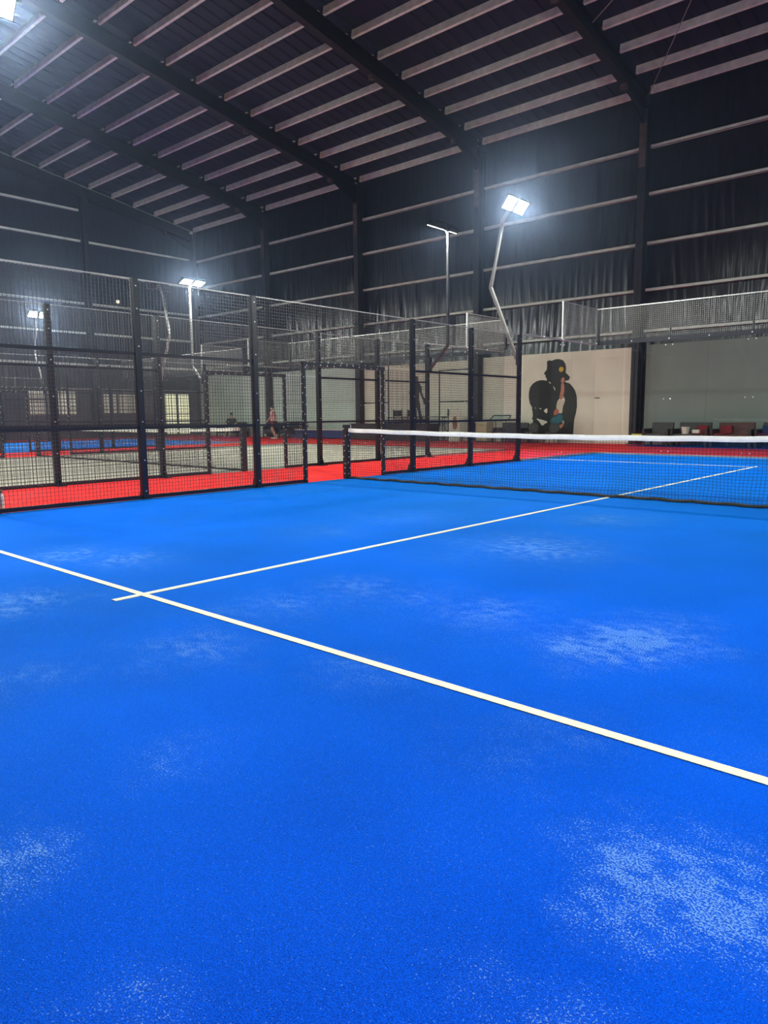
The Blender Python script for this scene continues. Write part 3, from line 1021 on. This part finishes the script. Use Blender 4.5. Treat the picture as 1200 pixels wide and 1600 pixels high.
mur2 = thing('wall_mural', 'smaller black silhouette of a standing player with racket on the far white boards', 'mural', (-17.0, MY, 0))
fig = [(-17.02, 2.88), (-16.92, 2.90), (-16.83, 2.85), (-16.82, 2.72), (-16.86, 2.62), (-16.72, 2.55), (-16.64, 2.40), (-16.58, 2.05), (-16.48, 1.88), (-16.42, 1.90), (-16.34, 1.82), (-16.34, 1.66), (-16.42, 1.58), (-16.52, 1.62), (-16.55, 1.78), (-16.66, 1.98), (-16.76, 2.2), (-16.78, 1.9), (-16.70, 1.5), (-16.64, 1.1), (-16.58, 0.70), (-16.50, 0.62), (-16.72, 0.62), (-16.80, 1.1), (-16.93, 1.55), (-17.02, 1.1), (-17.10, 0.62), (-17.26, 0.62), (-17.22, 1.1), (-17.16, 1.6), (-17.18, 1.9), (-17.30, 1.95), (-17.38, 2.1), (-17.34, 2.38), (-17.22, 2.55), (-17.05, 2.62), (-17.04, 2.72)]
paint(mur2, 'silhouette', fig, 'mural_black', 0, 1, -17.0)


# ------------------------------------------------------------------ furniture along the far wall
def sofa(x, y, w, label, m='sofa_grey', back=0.81, throw=None, group='lounge seats along the far wall', thr=None):
    t = thing('lounge_sofa', label, 'sofa', (x, y, 0), group=group)
    b = MB()
    for sx in (-1, 1):
        for yy_ in (-0.36, 0.36):
            MB().span((sx * (w / 2 - 0.05) - 0.03, yy_ - 0.03, 0.0), (sx * (w / 2 - 0.05) + 0.03, yy_ + 0.03, 0.2)).build('leg', 'sofa_frame', t)
    MB().span((-w / 2, -0.4, 0.2), (w / 2, 0.4, 0.3)).build('seat_frame', 'sofa_frame', t, bevel=0.01)
    MB().span((-w / 2 + 0.1, -0.38, 0.3), (w / 2 - 0.1, 0.25, 0.43)).build('seat', m, t, bevel=0.03)
    bk = MB()
    bk.box((0, 0.32, 0.52), (w - 0.16, 0.12, back - 0.24), R3(rx=-0.12))
    bk.build('backrest', m, t, bevel=0.025)
    for sx in (-1, 1):
        MB().span((sx * (w / 2) - 0.09 * (sx > 0), -0.38, 0.3), (sx * (w / 2) + 0.09 * (sx < 0), 0.3, 0.60)).build('armrest', 'sofa_frame', t, bevel=0.02)
    if throw:
        a, c = throw
        d = MB()
        d.span((a, -0.41, 0.435), (c, 0.22, 0.46)).span((a, 0.14, 0.45), (c, 0.24, back - 0.1)).build('throw', thr or 'throw_red', t, bevel=0.01)
    return t


sofa(-5.3, 15.6, 0.9, 'dark grey armchair at the left end of the row behind the end glass')
sofa(-4.2, 15.6, 1.2, 'dark grey sofa with red throw and white bucket, second behind the end glass', throw=(0.1, 0.45))
sofa(-2.9, 15.6, 1.25, 'brown-backed sofa with a dark red throw, third behind the end glass', m='cushion_brown', throw=(-0.45, -0.1))
sofa(-1.6, 15.6, 1.2, 'blue-draped sofa at the right edge behind the end glass', throw=(-0.5, 0.3), thr='cushion_blue')
sofa(-11.2, 15.6, 1.35, 'dark two-seat sofa left of the silhouette mural', back=0.78)
sofa(-29.6, 15.7, 2.0, 'low grey sofa under the pale green boards with a seated person')

t = thing('bucket', 'small pale bucket standing on the dark grey sofa', 'bucket', (-4.36, 15.42, 0.43))
b = MB()
b.tube([(0, 0, 0.0), (0, 0, 0.23)], [0.10, 0.13], 14)
b.build('bucket_body', 'plastic_white', t, smooth=False)
MB().tube([(0, 0, 0.22), (0, 0, 0.235)], [0.14, 0.14], 14).build('rim', 'plastic_white', t)
t = thing('paper_box', 'small white box lying beside the bucket on the sofa', 'box', (-4.0, 15.4, 0.46))
MB().span((-0.11, -0.08, 0), (0.11, 0.08, 0.11)).build('carton', 'plastic_white', t, bevel=0.006)
MB().span((-0.112, -0.01, 0.085), (0.112, 0.01, 0.113)).build('lid_strip', 'card_cream', t)
t = thing('ball_tube', 'yellow tube lying at the left end of the seat row', 'tube', (-5.98, 15.35, 0.0))
MB().tube([(-0.18, 0, 0.38), (0.16, 0.05, 0.38)], 0.04, 10).build('tube_body', 'plastic_yellow', t)
MB().span((-0.24, -0.2, 0.30), (0.24, 0.25, 0.34)).build('tray', 'sofa_frame', t)
for sx in (-0.2, 0.2):
    MB().tube([(sx, 0, 0), (sx, 0, 0.3)], 0.015, 6).build('leg', 'sofa_frame', t)


def round_chair(x, y, label):
    t = thing('round_chair', label, 'chair', (x, y, 0), group='round-backed chairs at the mural')
    MB().prism(smooth_poly([(0.23 * math.cos(k * math.pi / 5), 0.60 + 0.2 * math.sin(k * math.pi / 5)) for k in range(10)], 1), 0.18, 0.22).build('backrest', 'sofa_grey', t)
    MB().tube([(0, 0, 0.40), (0, 0, 0.45)], [0.23, 0.23], 16).build('seat', 'sofa_grey', t)
    for sx, sy in ((-1, -1), (1, -1), (-1, 1), (1, 1)):
        MB().tube([(sx * 0.14, sy * 0.14, 0.41), (sx * 0.22, sy * 0.2, 0.0)], 0.014, 6).build('leg', 'sofa_frame', t)
    MB().tube([(0, 0.2, 0.42), (0, 0.21, 0.5)], 0.02, 6).build('back_bracket', 'sofa_frame', t)


round_chair(-10.25, 15.5, 'grey round-backed chair just left of the painted shorts of the mural')
round_chair(-9.35, 15.5, 'grey round-backed chair in front of the mural, the right one')

t = thing('cabinet', 'low cream cabinet standing left of the two-seat sofa', 'cabinet', (-12.45, 15.6, 0))
MB().span((-0.27, -0.25, 0.06), (0.27, 0.25, 0.8)).build('body', 'card_cream', t, bevel=0.008)
MB().span((-0.29, -0.27, 0.8), (0.29, 0.27, 0.83)).build('top', 'plastic_white', t)
for z in (0.1, 0.45):
    d = MB().span((-0.25, -0.262, z), (0.25, -0.25, z + 0.32)).build('drawer', 'card_cream', t)
    MB().span((-0.07, -0.28, z + 0.24), (0.07, -0.262, z + 0.26)).build('handle', 'sofa_frame', d)
MB().span((-0.25, -0.22, 0.0), (0.25, 0.22, 0.06)).build('plinth', 'sofa_frame', t)

t = thing('clothes_frame', 'dark teal trapezoid frame with pale panel behind the cream cabinet', 'frame', (-11.95, 16.1, 0))
b = MB()
P = [(-0.62, 0.86), (-0.40, 1.08), (0.42, 1.08), (0.30, 0.86)]
for i in range(3):
    b.tube([(P[i][0], 0, P[i][1]), (P[i + 1][0], 0, P[i + 1][1])], 0.025, 6)
b.build('frame', 'teal_metal', t)
MB().prism([(-0.5, 0.88), (-0.36, 1.05), (0.36, 1.05), (0.25, 0.88)], -0.006, 0.006).build('panel', 'green_board', t)
for sx in (-0.3, 0.2):
    MB().tube([(sx, 0, 0), (sx, 0, 0.9)], 0.018, 6).build('leg', 'teal_metal', t)


def director_chair(x, y, label, rot=0.0, m='canvas_black'):
    t = thing('director_chair', label, 'chair', (x, y, 0), rot, group='tall director chairs')
    for sx in (-1, 1):
        MB().tube([(sx * 0.24, 0.2, 0.0), (sx * 0.24, 0.2, 1.38)], 0.02, 6).build('rear_post', 'sofa_frame', t)
        MB().tube([(sx * 0.24, -0.2, 0.0), (sx * 0.24, -0.2, 1.0)], 0.02, 6).build('front_leg', 'sofa_frame', t)
        MB().span((sx * 0.24 - 0.03, -0.25, 1.0), (sx * 0.24 + 0.03, 0.22, 1.03)).build('armrest', 'sofa_frame', t)
        MB().tube([(sx * 0.23, -0.2, 0.08), (-sx * 0.23, -0.2, 0.74)], 0.015, 6).build('cross_brace', 'sofa_frame', t)
        MB().tube([(sx * 0.23, 0.2, 0.78), (-sx * 0.23, 0.2, 1.02)], 0.012, 6).build('cross_brace', 'sofa_frame', t)
    MB().span((-0.25, -0.21, 0.74), (0.25, 0.21, 0.77)).build('seat', m, t)
    MB().prism([(-0.26, 1.08), (0.26, 1.08), (0.26, 1.38), (0.20, 1.35), (-0.20, 1.35), (-0.26, 1.38)], 0.17, 0.19).build('backrest', m, t)
    MB().span((-0.24, -0.26, 0.28), (0.24, -0.18, 0.30)).build('footrest', 'sofa_frame', t)


director_chair(-17.6, 15.95, 'tall black director chair, the left one in front of the far white boards')
director_chair(-16.75, 15.95, 'tall black director chair beside the standing player silhouette')
director_chair(-14.32, 15.75, 'tall black director chair with teal seat next to the white display board', m='teal_metal')

t = thing('counter', 'long dark low counter in front of the tall director chairs', 'counter', (-17.1, 15.3, 0))
MB().span((-2.4, -0.28, 0.05), (2.3, 0.28, 0.72)).build('body', 'counter_dark', t, bevel=0.01)
MB().span((-2.45, -0.31, 0.72), (2.35, 0.31, 0.76)).build('counter_top', 'counter_dark', t, bevel=0.006)
for k in range(4):
    MB().span((-2.36 + k * 1.17, -0.292, 0.1), (-1.24 + k * 1.17, -0.28, 0.68)).build('front_panel', 'counter_dark', t)
MB().span((-2.3, -0.2, 0.0), (2.2, 0.25, 0.05)).build('plinth', 'sofa_frame', t)
t = thing('side_table', 'thin-topped high table between the director chairs', 'table', (-15.6, 16.0, 0))
MB().span((-0.7, -0.25, 1.03), (0.75, 0.25, 1.06)).build('table_top', 'sofa_frame', t)
for sx in (-0.6, 0.65):
    for sy in (-0.2, 0.2):
        MB().tube([(sx, sy, 0), (sx, sy, 1.03)], 0.016, 6).build('leg', 'sofa_frame', t)
for x_, lab in ((-18.4, 'small white cup on the dark counter, leftmost'), (-17.0, 'small white cup on the dark counter below the director chairs'), (-15.3, 'small white cup at the right end of the dark counter')):
    t = thing('cup', lab, 'cup', (x_, 15.1, 0.76), group='cups on the counter')
    MB().tube([(0, 0, 0), (0, 0, 0.11)], [0.035, 0.05], 10).build('cup_body', 'plastic_white', t)
    MB().tube([(0, 0, 0.11), (0, 0, 0.12)], [0.053, 0.053], 10).build('cup_rim', 'plastic_white', t)

t = thing('display_board', 'upright cream display board with brown print beside the director chair', 'board', (-13.87, 15.45, 0), math.radians(6))
MB().box((0, 0, 0.68), (0.52, 0.02, 1.32), R3(rx=-0.06)).build('face', 'white_board', t)
MB().prism(smooth_poly([(-0.03, 0.55), (0.10, 0.5), (0.14, 0.75), (0.08, 0.95), (0.1, 1.02), (0.02, 1.06), (-0.05, 0.98), (-0.08, 0.8)], 1), -0.052, -0.02).build('printed_figure', 'print_brown', t)
MB().box((0, 0.16, 0.6), (0.04, 0.02, 1.22), R3(rx=0.2)).build('prop', 'sofa_frame', t)

t = thing('bench', 'long low blue bench with pale top edge below the grey-green boards', 'bench', (-21.4, 15.75, 0))
MB().span((-2.6, -0.25, 0.05), (1.75, 0.35, 0.42)).build('body', 'bench_blue', t, bevel=0.01)
MB().span((-2.6, -0.28, 0.42), (1.75, 0.38, 0.47)).build('seat_board', 'plastic_white', t)
for x_ in (-2.3, -0.2, 1.5):
    MB().span((x_ - 0.05, -0.2, 0), (x_ + 0.05, 0.3, 0.05)).build('foot', 'sofa_frame', t)
for x_, m_, lab in ((-24.9, 'sofa_grey', 'dark grey armchair behind the walking person'), (-26.2, 'sofa_grey', 'dark grey armchair left of the walking person')):
    sofa(x_, 15.9, 0.9, lab, m=m_, group='armchairs near the walking person')
t = thing('gym_bag', 'brown bag resting on the low blue bench', 'bag', (-23.6, 15.8, 0.47))
MB().ball((0, 0, 0.2), 0.24, 0.16, 0.22, 14, 8).build('bag_body', 'print_brown', t, smooth=True)
MB().tube([(-0.15, 0, 0.36), (-0.08, 0, 0.5), (0.08, 0, 0.5), (0.15, 0, 0.36)], 0.014, 6).build('strap', 'sofa_frame', t)


t = thing('bottle', 'small white bottle with brown cap standing at the near end of the mesh fence', 'bottle', (-5.14, -5.87, 0.0))
MB().tube([(0, 0, 0.0), (0, 0, 0.19), (0, 0, 0.225), (0, 0, 0.24)], [0.028, 0.028, 0.016, 0.014], 12).build('bottle_body', 'plastic_white', t)
MB().tube([(0, 0, 0.24), (0, 0, 0.275)], [0.018, 0.018], 12).build('cap', 'print_brown', t)


# ------------------------------------------------------------------ people
def skin_body(name, joints, edges, m, parent, sub=2):
    """one continuous surface grown over a joint chain: joints = [(x, y, z, radius)]"""
    me = bpy.data.meshes.new(name)
    me.from_pydata([j[:3] for j in joints], edges, [])
    me.materials.append(MAT[m])
    o = link(name, me, parent)
    o.modifiers.new('skin', 'SKIN')
    me.skin_vertices.new() if not me.skin_vertices else None
    sv = me.skin_vertices[0].data
    for i, j in enumerate(joints):
        rr = j[3]
        sv[i].radius = rr if isinstance(rr, tuple) else (rr, rr)
        sv[i].use_root = (i == 0)
    s = o.modifiers.new('sub', 'SUBSURF')
    s.levels = s.render_levels = sub
    for p in me.polygons:
        p.use_smooth = True
    return o


def hand_chains(J, E, wrist, d, s):
    """palm and five fingers from a wrist index along direction d"""
    w = Vector(J[wrist][:3])
    d = Vector(d).normalized()
    sd = Vector((0, 1, 0)) if abs(d.y) < 0.8 else Vector((1, 0, 0))
    pal = w + d * 0.06
    J.append((*pal, 0.028))
    pi_ = len(J) - 1
    E.append((wrist, pi_))
    for k in range(4):
        a = pal + sd * (k - 1.5) * 0.018 + d * 0.03
        b_ = a + d * (0.045 + 0.01 * (k in (1, 2))) + Vector((s * 0.008, 0, 0))
        J.append((*a, 0.009))
        E.append((pi_, len(J) - 1))
        J.append((*b_, 0.008))
        E.append((len(J) - 2, len(J) - 1))
    th = w + d * 0.05 + sd * 0.045
    J.append((*th, 0.009))
    E.append((pi_, len(J) - 1))


def person(loc, rotz, label, pose, shirt, short, sleeves=True):
    t = thing('person', label, 'person', loc, rotz)
    J, E = [], []

    def add(p, rad, prev=None):
        J.append((*p, rad))
        if prev is not None:
            E.append((prev, len(J) - 1))
        return len(J) - 1
    if pose == 'walk':
        pel = add((0, 0, 0.90), (0.14, 0.10))
        wa = add((0, -0.01, 1.05), (0.125, 0.09), pel)
        ch = add((0, 0, 1.24), (0.15, 0.10), wa)
        nk = add((0, -0.01, 1.41), 0.05, ch)
        hd = add((0, -0.03, 1.50), 0.075, nk)
        ht = add((0, -0.03, 1.60), 0.075, hd)
        nose = add((0, -0.115, 1.53), 0.016, hd)
        arms = [((-0.20, 0.0, 1.34), (-0.27, 0.06, 1.10), (-0.29, -0.02, 0.88)), ((0.20, 0, 1.34), (0.26, -0.02, 1.10), (0.22, -0.18, 0.93))]
        legs = [((-0.09, 0, 0.82), (-0.10, -0.10, 0.48), (-0.10, 0.06, 0.09), (-0.11, -0.08, 0.035)), ((0.09, 0, 0.82), (0.10, 0.0, 0.47), (0.10, 0.22, 0.13), (0.11, 0.10, 0.035))]
    else:
        pel = add((0, 0, 0.53), (0.15, 0.12))
        wa = add((0, 0.05, 0.70), (0.14, 0.10), pel)
        ch = add((0, 0.06, 0.90), (0.17, 0.11), wa)
        nk = add((0, 0.03, 1.08), 0.055, ch)
        hd = add((0, 0.0, 1.17), 0.08, nk)
        ht = add((0, 0.0, 1.27), 0.078, hd)
        nose = add((0, -0.09, 1.19), 0.016, hd)
        arms = [((-0.22, 0.05, 1.0), (-0.32, -0.02, 0.75), (-0.2, -0.22, 0.62)), ((0.22, 0.05, 1.0), (0.32, -0.02, 0.75), (0.2, -0.22, 0.62))]
        legs = [((-0.1, -0.05, 0.53), (-0.13, -0.45, 0.50), (-0.13, -0.48, 0.1), (-0.14, -0.60, 0.035)), ((0.1, -0.05, 0.53), (0.13, -0.45, 0.50), (0.13, -0.48, 0.1), (0.14, -0.60, 0.035))]
    for s_, (sh, el, wr) in zip((-1, 1), arms):
        a = add(sh, 0.055, ch)
        e_ = add(el, 0.042, a)
        w_ = add(wr, 0.028, e_)
        hand_chains(J, E, w_, Vector(wr) - Vector(el), s_)
    for hp, kn, an, to in legs:
        a = add(hp, 0.085, pel)
        k_ = add(kn, 0.058, a)
        n_ = add(an, 0.04, k_)
        add(to, 0.035, n_)
    skin_body('body', J, E, 'skin', t)
    # clothing: shells slightly larger than the body
    g = lambda i, dr: (*J[i][:3], tuple(q + dr for q in J[i][3]) if isinstance(J[i][3], tuple) else J[i][3] + dr)
    cj = [g(wa, 0.02), g(ch, 0.02), (J[nk][0], J[nk][1], J[nk][2] - 0.06, 0.07), (J[pel][0], J[pel][1], J[pel][2] + 0.03, tuple(q + 0.02 for q in J[pel][3]))]
    ce = [(0, 1), (1, 2), (0, 3)]
    for sh, el, wr in arms:
        cj.append((*sh, 0.075))
        ce.append((1, len(cj) - 1))
        m_ = Vector(sh).lerp(Vector(el), 0.6 if pose == 'walk' else 0.95)
        cj.append((*m_, 0.062))
        ce.append((len(cj) - 2, len(cj) - 1))
    skin_body('shirt', cj, ce, shirt, t)
    sj = [g(pel, 0.025)]
    se = []
    for hp, kn, an, to in legs:
        sj.append((*hp, 0.11))
        se.append((0, len(sj) - 1))
        m_ = Vector(hp).lerp(Vector(kn), 0.75 if pose == 'walk' else 1.0)
        sj.append((*m_, 0.09))
        se.append((len(sj) - 2, len(sj) - 1))
    skin_body('shorts', sj, se, short, t)
    h = J[ht]
    MB().ball((h[0], h[1] + 0.015, h[2] - 0.01), 0.088, 0.095, 0.085, 14, 8).build('hair', 'hair_dark', t, smooth=True)
    for hp, kn, an, to in legs:
        c = (Vector(an) + Vector(to)) / 2
        MB().ball((c[0], c[1] - 0.02, 0.045), 0.055, 0.14, 0.045, 12, 6).build('shoe', 'shoe_white', t, smooth=True)
    return t


person((-24.05, 14.1, 0.0), math.radians(-60), 'person in pink top and maroon shorts walking on the red turf', 'walk', 'shirt_pink', 'shorts_maroon')
person((-29.5, 15.6, 0.0), math.radians(25), 'person in dark clothes sitting on the low sofa by the green boards', 'sit', 'shirt_dark', 'shirt_dark')
